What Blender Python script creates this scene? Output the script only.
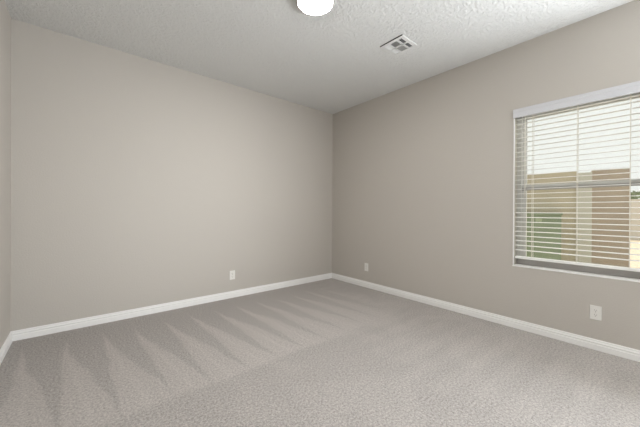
import bpy, bmesh, math, random
from mathutils import Vector, Matrix
for o in list(bpy.data.objects):
    bpy.data.objects.remove(o, do_unlink=True)
scn = bpy.context.scene
C = scn.collection
R = math.radians

# ------------------------------------------------------------------ camera, world, sun, exposure
cam_d = bpy.data.cameras.new('camera')
cam = bpy.data.objects.new('camera', cam_d); C.objects.link(cam)
cam_d.sensor_width = 36.0
cam_d.lens = 286.18 * 36.0 / 640.0
cam_d.shift_y = -0.0029
cam_d.clip_start = 0.02
cam.location = (-3.2324, -3.5466, 1.1244)
YAW, PIT, ROLL = -0.6966, -0.0032, 0.0052
cam.rotation_euler = (Matrix.Rotation(YAW, 3, 'Z') @ Matrix.Rotation(math.pi/2 + PIT, 3, 'X') @ Matrix.Rotation(ROLL, 3, 'Z')).to_euler()
scn.camera = cam

w = bpy.data.worlds.new('world'); scn.world = w; w.use_nodes = True
bg = w.node_tree.nodes['Background']
bg.inputs['Color'].default_value = (1.0, 1.0, 0.985, 1)
bg.inputs['Strength'].default_value = 0.95

sun_d = bpy.data.lights.new('sun', 'SUN'); sun_d.energy = 3.2; sun_d.angle = R(0.6); sun_d.color = (1.0, 0.95, 0.88)
sun = bpy.data.objects.new('sun', sun_d); C.objects.link(sun)
sun.rotation_euler = Vector((0.22, 0.62, 0.80)).to_track_quat('Z', 'Y').to_euler()
sun.location = (3, 3, 8)

# unseen fill lamps added behind the camera, shining through an added doorway
hd = bpy.data.lights.new('rear_fill', 'AREA'); hd.shape = 'RECTANGLE'; hd.size = 1.3; hd.size_y = 1.9
hd.energy = 6.0; hd.color = (0.90, 0.96, 1.0)
hl = bpy.data.objects.new('rear_fill', hd); C.objects.link(hl)
hl.location = (-2.15, -5.32, 1.15); hl.rotation_euler = (R(90), 0, 0)

h2 = bpy.data.lights.new('rear_fill_narrow', 'AREA'); h2.shape = 'RECTANGLE'; h2.size = 1.3; h2.size_y = 1.9
h2.energy = 2.8; h2.spread = R(42); h2.color = (0.93, 0.97, 1.0)
h2o = bpy.data.objects.new('rear_fill_narrow', h2); C.objects.link(h2o)
h2o.location = (-2.15, -5.30, 1.05); h2o.rotation_euler = (R(89), 0, 0)  # second added fill lamp, with a narrow beam

# unseen fill lamp added in a made-up window behind the camera's right shoulder
dd = bpy.data.lights.new('side_fill', 'AREA'); dd.shape = 'RECTANGLE'; dd.size = 1.0; dd.size_y = 1.4
dd.energy = 136; dd.color = (0.89, 0.945, 1.0)
dl = bpy.data.objects.new('side_fill', dd); C.objects.link(dl)
dl.location = (.07, -4.4, 1.35); dl.rotation_euler = (R(90+26), 0, R(90))

vs = scn.view_settings
vs.view_transform = 'Standard'; vs.look = 'None'; vs.gamma = 1.0; vs.use_curve_mapping = False
vs.exposure = 0.14
scn.display_settings.display_device = 'sRGB'
LAMP = 118.0

# ------------------------------------------------------------------ materials
def srgb(r, g, b):
    f = lambda c: (c/255/12.92) if c/255 <= .04045 else ((c/255+.055)/1.055)**2.4
    return (f(r), f(g), f(b), 1)

def mat(name, col, rough=0.6, metal=0.0, bump=None, spec=0.3, vary=None, emit=None, trans=0):
    """bump: (scale, distance, detail); vary: (scale, amount)"""
    m = bpy.data.materials.new(name); m.use_nodes = True
    nt = m.node_tree; N = nt.nodes; L = nt.links
    b = N['Principled BSDF']
    b.inputs['Base Color'].default_value = col
    b.inputs['Roughness'].default_value = rough
    b.inputs['Metallic'].default_value = metal
    b.inputs['Specular IOR Level'].default_value = spec
    if trans: b.inputs['Transmission Weight'].default_value = trans
    g = N.new('ShaderNodeNewGeometry')
    if vary:
        n = N.new('ShaderNodeTexNoise'); n.inputs['Scale'].default_value = vary[0]; n.inputs['Detail'].default_value = 3
        L.new(g.outputs['Position'], n.inputs['Vector'])
        mr = N.new('ShaderNodeMapRange'); mr.inputs['From Min'].default_value = .3; mr.inputs['From Max'].default_value = .7
        mr.inputs['To Min'].default_value = 1-vary[1]; mr.inputs['To Max'].default_value = 1+vary[1]
        L.new(n.outputs['Fac'], mr.inputs['Value'])
        vm = N.new('ShaderNodeVectorMath'); vm.operation = 'SCALE'; vm.inputs[0].default_value = col[:3]
        L.new(mr.outputs[0], vm.inputs['Scale']); L.new(vm.outputs[0], b.inputs['Base Color'])
    if bump:
        n = N.new('ShaderNodeTexNoise'); n.inputs['Scale'].default_value = bump[0]; n.inputs['Detail'].default_value = bump[2]
        L.new(g.outputs['Position'], n.inputs['Vector'])
        bp = N.new('ShaderNodeBump'); bp.inputs['Distance'].default_value = bump[1]; bp.inputs['Strength'].default_value = 1
        L.new(n.outputs['Fac'], bp.inputs['Height']); L.new(bp.outputs[0], b.inputs['Normal'])
    if emit:
        b.inputs['Emission Color'].default_value = emit[0]; b.inputs['Emission Strength'].default_value = emit[1]
    return m

M = {}
M['wall'] = mat('wall_paint', srgb(195, 189.5, 182), .75, bump=(90, .0012, 2), spec=.15)
M['trim'] = mat('trim_paint', srgb(242, 241, 239), .4)
M['plastic'] = mat('white_plastic', srgb(232, 230, 225), .35)
M['slot'] = mat('dark_slot', srgb(70, 66, 62), .6)
M['screw'] = mat('screw_metal', srgb(200, 198, 192), .35, .6)
M['vinyl'] = mat('window_vinyl', srgb(222, 222, 218), .4)
M['slat'] = mat('blind_slat', srgb(245, 245, 242), .45)
M['valance'] = mat('blind_valance', srgb(208, 208, 211), .4)
M['return'] = mat('window_return', srgb(208, 203, 192), .6)
M['shaded'] = mat('shaded_vinyl', srgb(176, 172, 168), .5)  # greyer vinyl, shade put into the colour
M['cord'] = mat('blind_cord', srgb(235, 232, 222), .8)
M['vent'] = mat('register_enamel', srgb(226, 226, 224), .45)
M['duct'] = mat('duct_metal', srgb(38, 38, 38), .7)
M['ring'] = mat('lamp_ring', srgb(205, 200, 196), .35)
M['diffuser'] = mat('lamp_diffuser', srgb(250, 246, 240), .4, emit=((1.0, .975, .945, 1), LAMP))
M['stucco'] = mat('tan_stucco', srgb(198, 188, 164), .9, bump=(60, .004, 4), vary=(4, .05))
M['brown'] = mat('brown_stucco', srgb(176, 162, 144), .9, bump=(60, .004, 4), vary=(4, .06))
M['pale'] = mat('pale_stucco', srgb(204, 202, 190), .9, bump=(60, .004, 4))
M['far_wall'] = mat('far_wall_stucco', srgb(208, 200, 188), .9, bump=(30, .004, 4))
M['house'] = mat('house_stucco', srgb(200, 184, 158), .9, bump=(60, .004, 4))
M['green'] = mat('green_enamel', srgb(140, 156, 128), .5, vary=(3, .05))
M['label'] = mat('pale_label', srgb(176, 190, 160), .6)
M['ground'] = mat('desert_gravel', srgb(220, 204, 180), .95, bump=(40, .01, 4), vary=(12, .12))
M['leaf'] = mat('shrub_leaf', srgb(120, 130, 92), .8, vary=(8, .2))
M['bark'] = mat('shrub_bark', srgb(110, 92, 74), .9)
M['added_eave'] = mat('added_eave_paint', srgb(190, 180, 165), .8)

# glass: plain thin pane
m = bpy.data.materials.new('window_glass'); m.use_nodes = True; nt = m.node_tree
for n in list(nt.nodes): nt.nodes.remove(n)
out = nt.nodes.new('ShaderNodeOutputMaterial'); tr = nt.nodes.new('ShaderNodeBsdfTransparent'); gl = nt.nodes.new('ShaderNodeBsdfGlossy')
tr.inputs['Color'].default_value = (.95, .965, .95, 1); gl.inputs['Roughness'].default_value = .02
mx = nt.nodes.new('ShaderNodeMixShader'); mx.inputs[0].default_value = .06
nt.links.new(tr.outputs[0], mx.inputs[1]); nt.links.new(gl.outputs[0], mx.inputs[2]); nt.links.new(mx.outputs[0], out.inputs[0])
M['glass'] = m

# ceiling: splattered knock-down texture
def ceiling_mat():
    m = bpy.data.materials.new('ceiling_knockdown'); m.use_nodes = True; nt = m.node_tree; N = nt.nodes; L = nt.links
    b = N['Principled BSDF']; b.inputs['Base Color'].default_value = srgb(226, 226, 224); b.inputs['Roughness'].default_value = .85
    b.inputs['Specular IOR Level'].default_value = .1
    g = N.new('ShaderNodeNewGeometry')
    n = N.new('ShaderNodeTexNoise'); n.inputs['Scale'].default_value = 40; n.inputs['Detail'].default_value = 3; n.inputs['Distortion'].default_value = .6
    L.new(g.outputs['Position'], n.inputs['Vector'])
    mr = N.new('ShaderNodeMapRange'); mr.interpolation_type = 'SMOOTHSTEP'
    mr.inputs['From Min'].default_value = .44; mr.inputs['From Max'].default_value = .58
    L.new(n.outputs['Fac'], mr.inputs['Value'])
    bp = N.new('ShaderNodeBump'); bp.inputs['Distance'].default_value = .0034; bp.inputs['Strength'].default_value = 1
    L.new(mr.outputs[0], bp.inputs['Height']); L.new(bp.outputs[0], b.inputs['Normal'])
    return m
M['ceiling'] = ceiling_mat()

# carpet: speckled cut pile with the tracks of a vacuum cleaner brushed into it
def carpet_mat():
    m = bpy.data.materials.new('carpet_pile'); m.use_nodes = True; nt = m.node_tree; N = nt.nodes; L = nt.links
    b = N['Principled BSDF']; b.inputs['Roughness'].default_value = 1.0; b.inputs['Specular IOR Level'].default_value = .0
    b.inputs['Sheen Weight'].default_value = .15; b.inputs['Sheen Roughness'].default_value = .6
    g = N.new('ShaderNodeNewGeometry')
    def mth(op, a, c=None, d=None, clamp=False):
        n = N.new('ShaderNodeMath'); n.operation = op; n.use_clamp = clamp
        for i, v in enumerate((a, c, d)):
            if v is None: continue
            if isinstance(v, (int, float)): n.inputs[i].default_value = v
            else: L.new(v, n.inputs[i])
        return n.outputs[0]
    def noise(scale, det=2, rough=.5, dist=0):
        n = N.new('ShaderNodeTexNoise'); n.inputs['Scale'].default_value = scale; n.inputs['Detail'].default_value = det
        n.inputs['Roughness'].default_value = rough; n.inputs['Distortion'].default_value = dist
        L.new(g.outputs['Position'], n.inputs['Vector']); return n.outputs['Fac']
    def step(v, a, c):
        n = N.new('ShaderNodeMapRange'); n.interpolation_type = 'SMOOTHSTEP'
        n.inputs['From Min'].default_value = a; n.inputs['From Max'].default_value = c
        L.new(v, n.inputs['Value']); return n.outputs[0]
    sp = N.new('ShaderNodeSeparateXYZ'); L.new(g.outputs['Position'], sp.inputs[0])
    x, y = sp.outputs[0], sp.outputs[1]
    wob = mth('MULTIPLY', mth('SUBTRACT', noise(1.7, 1), .5), .28)
    wob2 = mth('MULTIPLY', mth('SUBTRACT', noise(4.0, 2), .5), .05)
    yy = mth('ADD', y, wob)
    # strokes towards the back wall: wedges 0.26 m apart
    u = mth('ADD', mth('ADD', x, mth('MULTIPLY', y, .10)), mth('ADD', wob2, mth('MULTIPLY', wob, .35)))
    u = mth('ADD', mth('ADD', x, mth('MULTIPLY', y, .12)), mth('ADD', wob2, mth('MULTIPLY', wob, .25)))
    fr = mth('FRACT', mth('DIVIDE', mth('ADD', u, 9.0), .25))
    dc = mth('ABSOLUTE', mth('SUBTRACT', fr, .48))
    t = mth('DIVIDE', mth('SUBTRACT', mth('MULTIPLY', yy, -1), .36), 1.26)
    wedge = step(mth('SUBTRACT', mth('MULTIPLY', t, .5), dc), -.07, .07)
    ridge = mth('MULTIPLY', mth('SUBTRACT', 1, step(dc, .0, .12)), .35)
    wedge = mth('ADD', wedge, mth('MULTIPLY', ridge, wedge))
    inA = mth('MULTIPLY', step(mth('ADD', y, mth('MULTIPLY', wob, .3)), -1.72, -1.64), mth('SUBTRACT', 1, step(mth('ADD', x, wob), -.75, -.35)))
    fade = mth('SUBTRACT', 1, mth('MULTIPLY', step(x, -2.2, -.8), .35))
    A = mth('MULTIPLY', mth('MULTIPLY', mth('SUBTRACT', wedge, .5), inA), mth('MULTIPLY', fade, .16))
    # fainter strokes towards the window wall
    fr2 = mth('FRACT', mth('DIVIDE', mth('ADD', mth('ADD', y, mth('MULTIPLY', x, .05)), mth('ADD', wob2, 9.0)), .19))
    st2 = mth('SUBTRACT', step(mth('ABSOLUTE', mth('SUBTRACT', fr2, .5)), .12, .36), .5)
    inB = mth('MULTIPLY', mth('MULTIPLY', mth('SUBTRACT', 1, inA), step(x, -1.7, -1.2)), mth('SUBTRACT', 1, step(x, -.5, -.2)))
    B = mth('MULTIPLY', mth('MULTIPLY', st2, inB), .045)
    blot = mth('MULTIPLY', mth('SUBTRACT', step(noise(2.6, 2, .5, .8), .40, .62), .5), .06)
    blot = mth('ADD', blot, mth('MULTIPLY', mth('SUBTRACT', step(x, -1.5, -.7), 1), .035))
    outA = mth('MULTIPLY', mth('SUBTRACT', 1, inA), blot)
    f1 = mth('MULTIPLY', mth('SUBTRACT', noise(75, 3, .7), .5), 1.8)
    f2 = mth('MULTIPLY', mth('SUBTRACT', noise(190, 2, .7), .5), 1.2)
    k = mth('ADD', mth('ADD', mth('ADD', 1.0, A), mth('ADD', B, outA)), mth('ADD', f1, f2))
    vm = N.new('ShaderNodeVectorMath'); vm.operation = 'SCALE'; vm.inputs[0].default_value = srgb(175, 169, 164)[:3]
    L.new(k, vm.inputs['Scale']); L.new(vm.outputs[0], b.inputs['Base Color'])
    bp = N.new('ShaderNodeBump'); bp.inputs['Distance'].default_value = .006; bp.inputs['Strength'].default_value = .8
    L.new(mth('ADD', noise(95, 3, .75), mth('MULTIPLY', noise(260, 2), .5)), bp.inputs['Height']); L.new(bp.outputs[0], b.inputs['Normal'])
    return m
M['carpet'] = carpet_mat()

# ------------------------------------------------------------------ mesh helpers
def add_box(bm, x0, x1, y0, y1, z0, z1, bevel=0.0, seg=2, rot=None, mi=0):
    vs_ = [bm.verts.new((x, y, z)) for z in (z0, z1) for y in (y0, y1) for x in (x0, x1)]
    fs = [bm.faces.new([vs_[i] for i in q]) for q in ((0,2,3,1), (4,5,7,6), (0,1,5,4), (2,6,7,3), (0,4,6,2), (1,3,7,5))]
    for f in fs: f.material_index = mi
    if rot is not None:
        c, mtx = rot
        for v in vs_: v.co = mtx @ (v.co - Vector(c)) + Vector(c)
    if bevel > 0:
        es = list({e for f in fs for e in f.edges})
        bmesh.ops.bevel(bm, geom=es, offset=bevel, segments=seg, affect='EDGES', profile=.5)
    return bm

def add_lathe(bm, prof, center=(0,0,0), axis='Z', n=48, close=True):
    rings = []
    for r, h in prof:
        ring = []
        for i in range(n):
            a = 2*math.pi*i/n
            if axis == 'Z': p = (r*math.cos(a), r*math.sin(a), h)
            else: p = (h, r*math.cos(a), r*math.sin(a))
            ring.append(bm.verts.new(Vector(p) + Vector(center)))
        rings.append(ring)
    for a, b in zip(rings, rings[1:]):
        for i in range(n):
            bm.faces.new((a[i], a[(i+1) % n], b[(i+1) % n], b[i]))
    if close:
        bm.faces.new(rings[0][::-1]); bm.faces.new(rings[-1])

def add_tube(bm, pts, r, n=8):
    rings = []
    for k, p in enumerate(pts):
        p = Vector(p)
        d = (Vector(pts[min(k+1, len(pts)-1)]) - Vector(pts[max(k-1, 0)])).normalized()
        up = Vector((0,0,1)) if abs(d.z) < .9 else Vector((1,0,0))
        a = d.cross(up).normalized(); b = d.cross(a)
        rr = r[k] if isinstance(r, (list, tuple)) else r
        rings.append([bm.verts.new(p + rr*(math.cos(t)*a + math.sin(t)*b)) for t in (2*math.pi*i/n for i in range(n))])
    for a, b in zip(rings, rings[1:]):
        for i in range(n): bm.faces.new((a[i], a[(i+1) % n], b[(i+1) % n], b[i]))
    bm.faces.new(rings[0][::-1]); bm.faces.new(rings[-1])

def obj(name, bm, mats, parent=None, smooth=False):
    bmesh.ops.recalc_face_normals(bm, faces=bm.faces)
    me = bpy.data.meshes.new(name); bm.to_mesh(me); bm.free()
    for mm in (mats if isinstance(mats, (list, tuple)) else [mats]): me.materials.append(mm)
    if smooth:
        for p in me.polygons: p.use_smooth = True
    o = bpy.data.objects.new(name, me); C.objects.link(o)
    if parent: o.parent = parent
    return o

def struct(name, bm, m, label=None):
    o = obj(name, bm, m); o['kind'] = 'structure'
    if label: o['label'] = label
    return o

def thing(name, label, cat, loc=(0,0,0), rot=(0,0,0), group=None):
    o = bpy.data.objects.new(name, None); C.objects.link(o); o.empty_display_size = .1
    o.location = loc; o.rotation_euler = rot; o['label'] = label; o['category'] = cat
    if group: o['group'] = group
    return o

def tag(o, label, cat, group=None):
    o['label'] = label; o['category'] = cat
    if group: o['group'] = group
    return o

BM = bmesh.new

# ------------------------------------------------------------------ room shell
XL, YR, H = -3.6873, -5.2, 2.74
WY0, WY1, WZ0, WZ1 = -3.527, -2.617, 0.603, 2.10      # window opening
TH = 0.15

b = BM(); add_box(b, XL-.1, 0.0, YR-.6, 0.0, -.08, 0.0); struct('floor', b, M['carpet'], 'grey beige cut pile carpet with fan shaped vacuum tracks')

# ceiling with the duct opening of the register
VX, VY, VH = -.853, -1.888, .098
b = BM()
add_box(b, XL-.1, VX-VH, YR-.6, .0, H, H+.12); add_box(b, VX+VH, TH, YR-.6, .0, H, H+.12)
add_box(b, VX-VH, VX+VH, YR-.6, VY-VH, H, H+.12); add_box(b, VX-VH, VX+VH, VY+VH, .0, H, H+.12)
struct('ceiling', b, M['ceiling'], 'white ceiling with knockdown plaster texture')

b = BM(); add_box(b, XL-.1, TH, 0, .12, -.1, H+.12); struct('wall_back', b, M['wall'], 'greige painted wall with one outlet, facing the camera at left')
b = BM(); add_box(b, XL-.1, XL, YR-.6, 0, -.1, H); struct('wall_left', b, M['wall'], 'narrow strip of greige wall at the left edge')
b = BM()
QY0, QY1 = -4.95, -3.85      # unseen window opening, added for the side fill lamp
for (y0, y1, z0, z1) in ((YR-.6, QY0, -.1, H), (QY1, WY0, -.1, H), (QY0, QY1, -.1, WZ0), (QY0, QY1, WZ1, H), (WY1, 0, -.1, H), (WY0, WY1, -.1, WZ0), (WY0, WY1, WZ1, H)):
    add_box(b, 0, TH, y0, y1, z0, z1)
struct('wall_right', b, M['wall'], 'greige painted wall holding the window with the white blind')
# rear wall, behind the camera, with a wide doorway added for the fill lamps
DX0, DX1, DZ = -2.95, -1.35, 2.1
b = BM()
add_box(b, XL, DX0, YR-.12, YR, 0, H); add_box(b, DX1, 0, YR-.12, YR, 0, H); add_box(b, DX0, DX1, YR-.12, YR, DZ, H)
struct('wall_rear', b, M['wall'])
b = BM(); add_box(b, XL, 0, YR-.62, YR-.5, 0, H); struct('added_wall_beyond_doorway', b, M['wall'])

# baseboards: stepped colonial profile
PROF = [(0, 0), (.014, 0), (.014, .044), (.010, .047), (.010, .053), (.0125, .056), (.0125, .064), (.0075, .067), (.0065, .076), (.005, .0835), (.003, .085), (0, .085)]
def baseboard(name, p0, p1, nrm, label=None):
    b = BM(); rows = []
    for p in (p0, p1):
        rows.append([b.verts.new((p[0] + nrm[0]*d, p[1] + nrm[1]*d, z + .0005)) for d, z in PROF])
    n = len(PROF)
    for i in range(n):
        b.faces.new((rows[0][i], rows[0][(i+1) % n], rows[1][(i+1) % n], rows[1][i]))
    b.faces.new(rows[0]); b.faces.new(rows[1][::-1])
    return struct(name, b, M['trim'], label)
baseboard('baseboard_back', (XL, 0), (0, 0), (0, -1), 'white stepped baseboard along the wall facing the camera')
baseboard('baseboard_right', (0, YR), (0, 0), (-1, 0), 'white stepped baseboard under the window')
baseboard('baseboard_left', (XL, YR), (XL, 0), (1, 0), 'short piece of white baseboard at the left edge')
baseboard('baseboard_rear', (DX1, YR), (0, YR), (0, 1))

# window: white lined opening, vinyl single hung frame
win = bpy.data.objects.new('window_1', None); C.objects.link(win); win['kind'] = 'structure'
win['label'] = 'single hung white vinyl window behind the lowered blind'
FX0, FX1 = .085, .148
b = BM()
L_ = .004
add_box(b, -.003, FX0, WY1-L_, WY1, WZ0, WZ1); add_box(b, -.003, FX0, WY0, WY0+L_, WZ0, WZ1); add_box(b, -.001, FX0, WY0, WY1, WZ1-L_, WZ1)
obj('jamb_lining', b, M['return'], win)
b = BM()
add_box(b, -.005, .012, WY1-.0055, WY1+.001, WZ0, WZ1); add_box(b, -.005, .012, WY0-.001, WY0+.0055, WZ0, WZ1)
obj('corner_highlight', b, M['trim'], win)  # white strips painting the lit front edge of the jambs
b = BM(); add_box(b, -.005, FX0, WY0-.004, WY1+.004, WZ0-.007, WZ0+.006, .002)
obj('window_sill', b, M['trim'], win)
def ring(b, x0, x1, y0, y1, z0, z1, wd, bev=.003):
    add_box(b, x0, x1, y0, y0+wd, z0, z1, bev); add_box(b, x0, x1, y1-wd, y1, z0, z1, bev)
    add_box(b, x0+.001, x1-.001, y0+wd-.002, y1-wd+.002, z0, z0+wd, bev); add_box(b, x0+.001, x1-.001, y0+wd-.002, y1-wd+.002, z1-wd, z1, bev)
b = BM(); ring(b, FX0, FX1, WY0+L_, WY1-L_, WZ0+.006, WZ1-L_, .038); obj('window_frame', b, M['vinyl'], win)
MZ = 1.362
lo = BM(); ring(lo, FX0+.006, FX0+.032, WY0+.040, WY1-.040, WZ0+.042, MZ+.022, .042); sl = obj('lower_sash', lo, M['vinyl'], win)
b = BM(); add_box(b, FX0+.0045, FX0+.010, WY0+.045, WY1-.045, MZ-.030, MZ-.004); obj('rail_shade', b, M['shaded'], sl)  # grey strip painting the shaded face of the sash rail
b = BM(); add_box(b, FX0-.004, FX0+.010, WY0+.006, WY1-.006, WZ0+.0065, WZ0+.062, .003); obj('sill_shade', b, M['shaded'], win)  # grey strip painting the shade on the frame bottom under the blind
b = BM(); add_box(b, FX0-.002, FX0+.006, -3.14, -3.01, MZ-.002, MZ+.012, .002); obj('sash_lock', b, M['vinyl'], sl)
up = BM(); ring(up, FX0+.034, FX0+.058, WY0+.040, WY1-.040, MZ-.016, WZ1-.040, .036); su = obj('upper_sash', up, M['vinyl'], win)
b = BM(); add_box(b, FX0+.017, FX0+.021, WY0+.08, WY1-.08, WZ0+.08, MZ-.018); obj('glass_pane', b, M['glass'], sl)
b = BM(); add_box(b, FX0+.044, FX0+.048, WY0+.074, WY1-.074, MZ+.018, WZ1-.074); obj('glass_pane', b, M['glass'], su)
b = BM(); ring(b, FX0, FX1, QY0, QY1, WZ0, WZ1, .045)
add_box(b, FX0+.01, FX1-.01, QY0+.04, QY1-.04, MZ-.02, MZ+.02)
struct('added_window', b, M['vinyl'])  # unseen window, added to hold the side fill lamp

# ------------------------------------------------------------------ blind
bl = thing('window_blind', 'white two inch slat blind lowered over the window, slats open', 'blind', (.04, (WY0+WY1)/2, WZ0))
def bobj(name, bm, m, smooth=False, parent=None, label=None):
    o = obj(name, bm, m, parent or bl, smooth)
    if parent is None: o.matrix_parent_inverse = Matrix.Translation(bl.location).inverted()
    else: o.matrix_parent_inverse = Matrix.Translation(bl.location).inverted()
    if label: o['label'] = label
    return o
BY0, BY1 = WY0+.010, WY1-.010
b = BM()  # crown shaped valance
vp = [(-.004, 2.030), (-.016, 2.030), (-.018, 2.036), (-.018, 2.078), (-.022, 2.086), (-.022, 2.106), (-.018, 2.112), (-.004, 2.112)]
rows = [[b.verts.new((x_, y_, z_)) for x_, z_ in vp] for y_ in (WY0-.006, WY1+.003)]
for i in range(len(vp)): b.faces.new((rows[0][i], rows[0][(i+1) % len(vp)], rows[1][(i+1) % len(vp)], rows[1][i]))
b.faces.new(rows[0]); b.faces.new(rows[1][::-1])
bobj('valance', b, M['valance'])
b = BM(); add_box(b, .012, .068, BY0, BY1, 2.060, 2.100, .002); bobj('head_rail', b, M['valance'])
b = BM(); SX = .040; z = 2.022; nsl = 0
tilt = R(3)
while z > .715:
    # gently crowned slat
    pr = [(-.025, -.0015), (-.0125, .0005), (0, .0012), (.0125, .0005), (.025, -.0015), (.025, -.0042), (0, -.0018), (-.025, -.0042)]
    rows = []
    for y_ in (BY0, BY1):
        rows.append([b.verts.new((SX + px*math.cos(tilt) - pz*math.sin(tilt), y_, z + px*math.sin(tilt) + pz*math.cos(tilt))) for px, pz in pr])
    for i in range(len(pr)): b.faces.new((rows[0][i], rows[0][(i+1) % len(pr)], rows[1][(i+1) % len(pr)], rows[1][i]))
    b.faces.new(rows[0]); b.faces.new(rows[1][::-1])
    z -= .0452; nsl += 1
bobj('slats', b, M['slat'])
zr = .672
b = BM(); add_box(b, SX-.026, SX+.026, BY0, BY1, zr, zr+.022, .004); bobj('bottom_rail', b, M['slat'])
for yc in (-2.762, -3.078, -3.386):
    b = BM()
    for xx in (SX-.0275, SX+.0275):
        add_box(b, xx-.0006, xx+.0006, yc-.0018, yc+.0018, zr+.02, 2.05)
    add_tube(b, [(SX, yc, zr), (SX, yc, 2.05)], .001, 6)
    bobj('ladder_cord', b, M['cord'])
b = BM(); add_tube(b, [(.004, -2.708, 2.046), (.002, -2.709, 1.6), (.002, -2.709, 1.265)], .0035, 8); bobj('tilt_wand', b, M['cord'], True)

# ------------------------------------------------------------------ ceiling light
LX, LY = -1.860, -1.838
lamp = thing('ceiling_light', 'round white flush ceiling light, lit, on the textured ceiling', 'ceiling light', (LX, LY, H))
b = BM(); add_lathe(b, [(.146, 0), (.148, -.006), (.147, -.026), (.142, -.033), (.130, -.034), (.127, -.026)], n=72); obj('lamp_base', b, M['ring'], lamp, True)
b = BM(); add_lathe(b, [(.128, -.018), (.128, -.030), (.125, -.036), (.112, -.041), (.085, -.0445), (.05, -.046), (.012, -.0465)], n=72); obj('lamp_diffuser', b, M['diffuser'], lamp, True)

# ------------------------------------------------------------------ ceiling register
vent = thing('ceiling_vent', 'square white air register with angled louvres in the ceiling near the window', 'vent', (VX, VY, H))
b = BM(); O = .126; I = .094
for (x0, x1, y0, y1) in ((-O, -I, -O, O), (I, O, -O, O), (-I, I, -O, -I), (-I, I, I, O)):
    add_box(b, x0, x1, y0, y1, -.010, -.0005, .0015)
b2 = BM(); add_box(b2, -O-.004, -O+.004, -O, O, -.007, -.0005); obj('edge_shadow', b2, M['duct'], vent)  # dark strip along one edge, standing for the flange's shadow
for x0, x1, y0, y1 in ((-.008, .008, -I, I), (-I, I, .034, .054), (-I, I, -.054, -.038)):
    add_box(b, x0, x1, y0, y1, -.0095, -.002)
obj('register_frame', b, M['vent'], vent)
def louvres(x0, x1, y0, y1, along, ang, n):
    b = BM()
    for i in range(n):
        t = (i+.5)/n
        c = ((x0+x1)/2, y0+(y1-y0)*t, -.004) if along == 'x' else (x0+(x1-x0)*t, (y0+y1)/2, -.004)
        mt = Matrix.Rotation(R(ang), 3, 'X' if along == 'x' else 'Y')
        wd = .0075
        if along == 'x': add_box(b, x0, x1, c[1]-.0005, c[1]+.0005, c[2]-wd, c[2]+wd, rot=(c, mt))
        else: add_box(b, c[0]-.0005, c[0]+.0005, y0, y1, c[2]-wd, c[2]+wd, rot=(c, mt))
    return b
for (x0, x1, s) in ((-I+.002, -.008, -1), (.008, I-.002, 1)):
    obj('louvre_panel', louvres(x0, x1, .054, I, 'x', 50, 4), M['vent'], vent)
    obj('louvre_panel', louvres(x0, x1, -.038, .034, 'y', 34 if s < 0 else 4, 8), M['vent'], vent)
    obj('louvre_panel', louvres(x0, x1, -I, -.054, 'x', -42, 4), M['vent'], vent)
b = BM(); D = VH-.001
for q in ((-D, -D+.002, -D, D), (D-.002, D, -D, D), (-D, D, -D, -D+.002), (-D, D, D-.002, D)):
    add_box(b, q[0], q[1], q[2], q[3], .0, .16)
add_box(b, -D, D, -D, D, .158, .16)
obj('duct_box', b, M['duct'], vent)

# ------------------------------------------------------------------ wall outlets
def outlet(label, loc, rz):
    t = thing('wall_outlet', label, 'outlet', loc, (0, 0, rz), 'white duplex outlets on the walls')
    b = BM(); add_box(b, -.035, .035, -.0055, -.0002, -.0575, .0575, .002, 3); obj('cover_plate', b, M['plastic'], t)
    for s in (-1, 1):
        cz = s*.0195
        b = BM(); n = 24; ring1 = []
        for yy in (-.0075, -.0035):
            ring1.append([b.verts.new((.0172*math.cos(a), yy, cz + max(-.0125, min(.0125, .0172*math.sin(a))))) for a in (2*math.pi*i/n for i in range(n))])
        for i in range(n): b.faces.new((ring1[0][i], ring1[0][(i+1) % n], ring1[1][(i+1) % n], ring1[1][i]))
        b.faces.new(ring1[0]); b.faces.new(ring1[1][::-1])
        r_ = obj('receptacle', b, M['plastic'], t)
        b = BM()
        add_box(b, -.0075, -.0055, -.0079, -.0070, cz-.001, cz+.0075); add_box(b, .0052, .0070, -.0079, -.0070, cz-.0005, cz+.0065)
        add_lathe(b, [(.0026, 0), (.0026, .0001)], n=12)
        for v in b.verts:
            if abs(v.co.z) < .0002 and abs(v.co.x) <= .0027: v.co = Vector((v.co.x, -.0079 + (v.co.z > 5e-5)*.0005, cz - .0070 + v.co.y))
        obj('slot', b, M['slot'], r_)
    b = BM(); add_lathe(b, [(.0032, -.0066), (.0030, -.0050)], axis='X', n=16)
    for v in b.verts: v.co = Vector((v.co.y, v.co.x, v.co.z))
    obj('screw', b, M['screw'], t)
outlet('white outlet low on the left wall, facing the camera', (-1.733, 0, .291), 0)
outlet('white outlet near the far corner on the window wall', (0, -.757, .298), R(-90))
outlet('white outlet on the window wall below the window', (0, -3.203, .303), R(-90))

# ------------------------------------------------------------------ outside
GZ = -.12
b = BM(); add_box(b, TH, 60, -40, 40, GZ-.2, GZ); g_ = struct('ground', b, M['ground'], 'sunlit sandy ground outside the window')
b = BM(); add_box(b, -.3, TH+.55, YR-1.5, 1.5, H+.125, H+.26); struct('shading_eave', b, M['added_eave'])  # unseen eave, added to keep direct sun off the window
# neighbour's block wall, slightly askew to the house
WE = Vector((3.0, -3.25, 0)); wa = math.atan2(.975, -.22)
nb = thing('block_wall', 'tan stucco garden wall outside the window, seen through the blind', 'wall', (WE.x, WE.y, GZ), (0, 0, wa))
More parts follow.
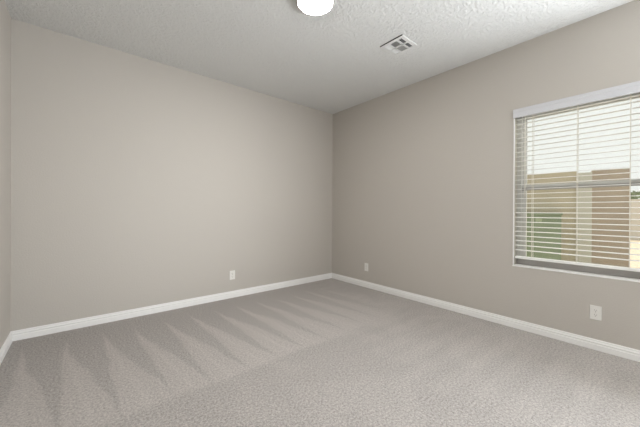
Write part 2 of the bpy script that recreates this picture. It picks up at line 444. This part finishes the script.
# local +x runs along the wall to the left, local +y is towards the house
TOP = 1.78 - GZ
b = BM(); add_box(b, .60, 7.0, -.18, -.02, 0, TOP, .004); o = obj('wall_panel', b, M['stucco'], nb)
b = BM(); add_box(b, .0, .42, -.16, -.03, 0, TOP, .004); o = obj('wall_panel', b, M['brown'], nb); o['label'] = 'darker brown stucco end panel'
b = BM(); add_box(b, .42, .60, -.20, .01, 0, TOP-.03, .004); o = obj('wall_pier', b, M['pale'], nb); o['label'] = 'pale pier between the wall panels'

# green box in front of the wall
wt = lambda a, d: (WE.x + a*math.cos(wa) - d*math.sin(wa), WE.y + a*math.sin(wa) + d*math.cos(wa))
gx, gy = wt(1.02, .20)
gb = thing('utility_box', 'green metal utility box standing by the tan wall outside the window', 'utility box', (gx, gy, GZ), (0, 0, wa))
b = BM(); add_box(b, -.22, .40, -.18, .18, .05, 1.20, .006); obj('cabinet', b, M['green'], gb)
b = BM(); add_box(b, -.235, .415, -.195, .20, 1.195, 1.235, .010); obj('lid', b, M['green'], gb)
b = BM(); add_box(b, -.25, .43, -.20, .20, 0, .06, .005); obj('base_pad', b, M['pale'], gb)
b = BM(); add_box(b, .02, .10, .1795, .183, 1.07, 1.14); obj('label_plate', b, M['label'], gb)

# distant garden wall and shrubs, glimpsed past the end of the block wall
fw = BM(); add_box(fw, 16.0, 16.2, -14, 8, GZ, 1.72, .01)
tag(obj('garden_wall', fw, M['far_wall']), 'pale sunlit low wall in the distance past the tan wall', 'wall')
random.seed(4)
def shrub(x, y, r, h, label):
    t = thing('shrub', label, 'shrub', (x, y, GZ), group='shrubs beyond the distant wall')
    b = BM()
    for i in range(5):
        a = i*1.26 + random.random(); rr = r*.5
        add_tube(b, [(0, 0, 0), (rr*.4*math.cos(a), rr*.4*math.sin(a), h*.35), (rr*math.cos(a), rr*math.sin(a), h*.7)], [.05, .035, .015], 6)
    obj('stem', b, M['bark'], t)
    b = BM()
    for i in range(900):
        th = random.uniform(0, 2*math.pi); u_ = random.uniform(-.9, 1); q = random.uniform(.55, 1)**.5
        s = math.sqrt(1-u_*u_)
        c = Vector((r*q*s*math.cos(th), r*q*s*math.sin(th), h*.60 + h*.40*q*u_))
        a = Vector((random.gauss(0,1), random.gauss(0,1), random.gauss(0,1))).normalized(); d = a.orthogonal().normalized()
        l = random.uniform(.09, .16)
        vsx = [b.verts.new(c + a*l), b.verts.new(c + d*l*.45), b.verts.new(c - a*l), b.verts.new(c - d*l*.45)]
        b.faces.new(vsx)
    obj('foliage', b, M['leaf'], t)
shrub(18.2, -2.6, 1.3, 2.3, 'olive green shrub beyond the distant wall, right of the tan wall')
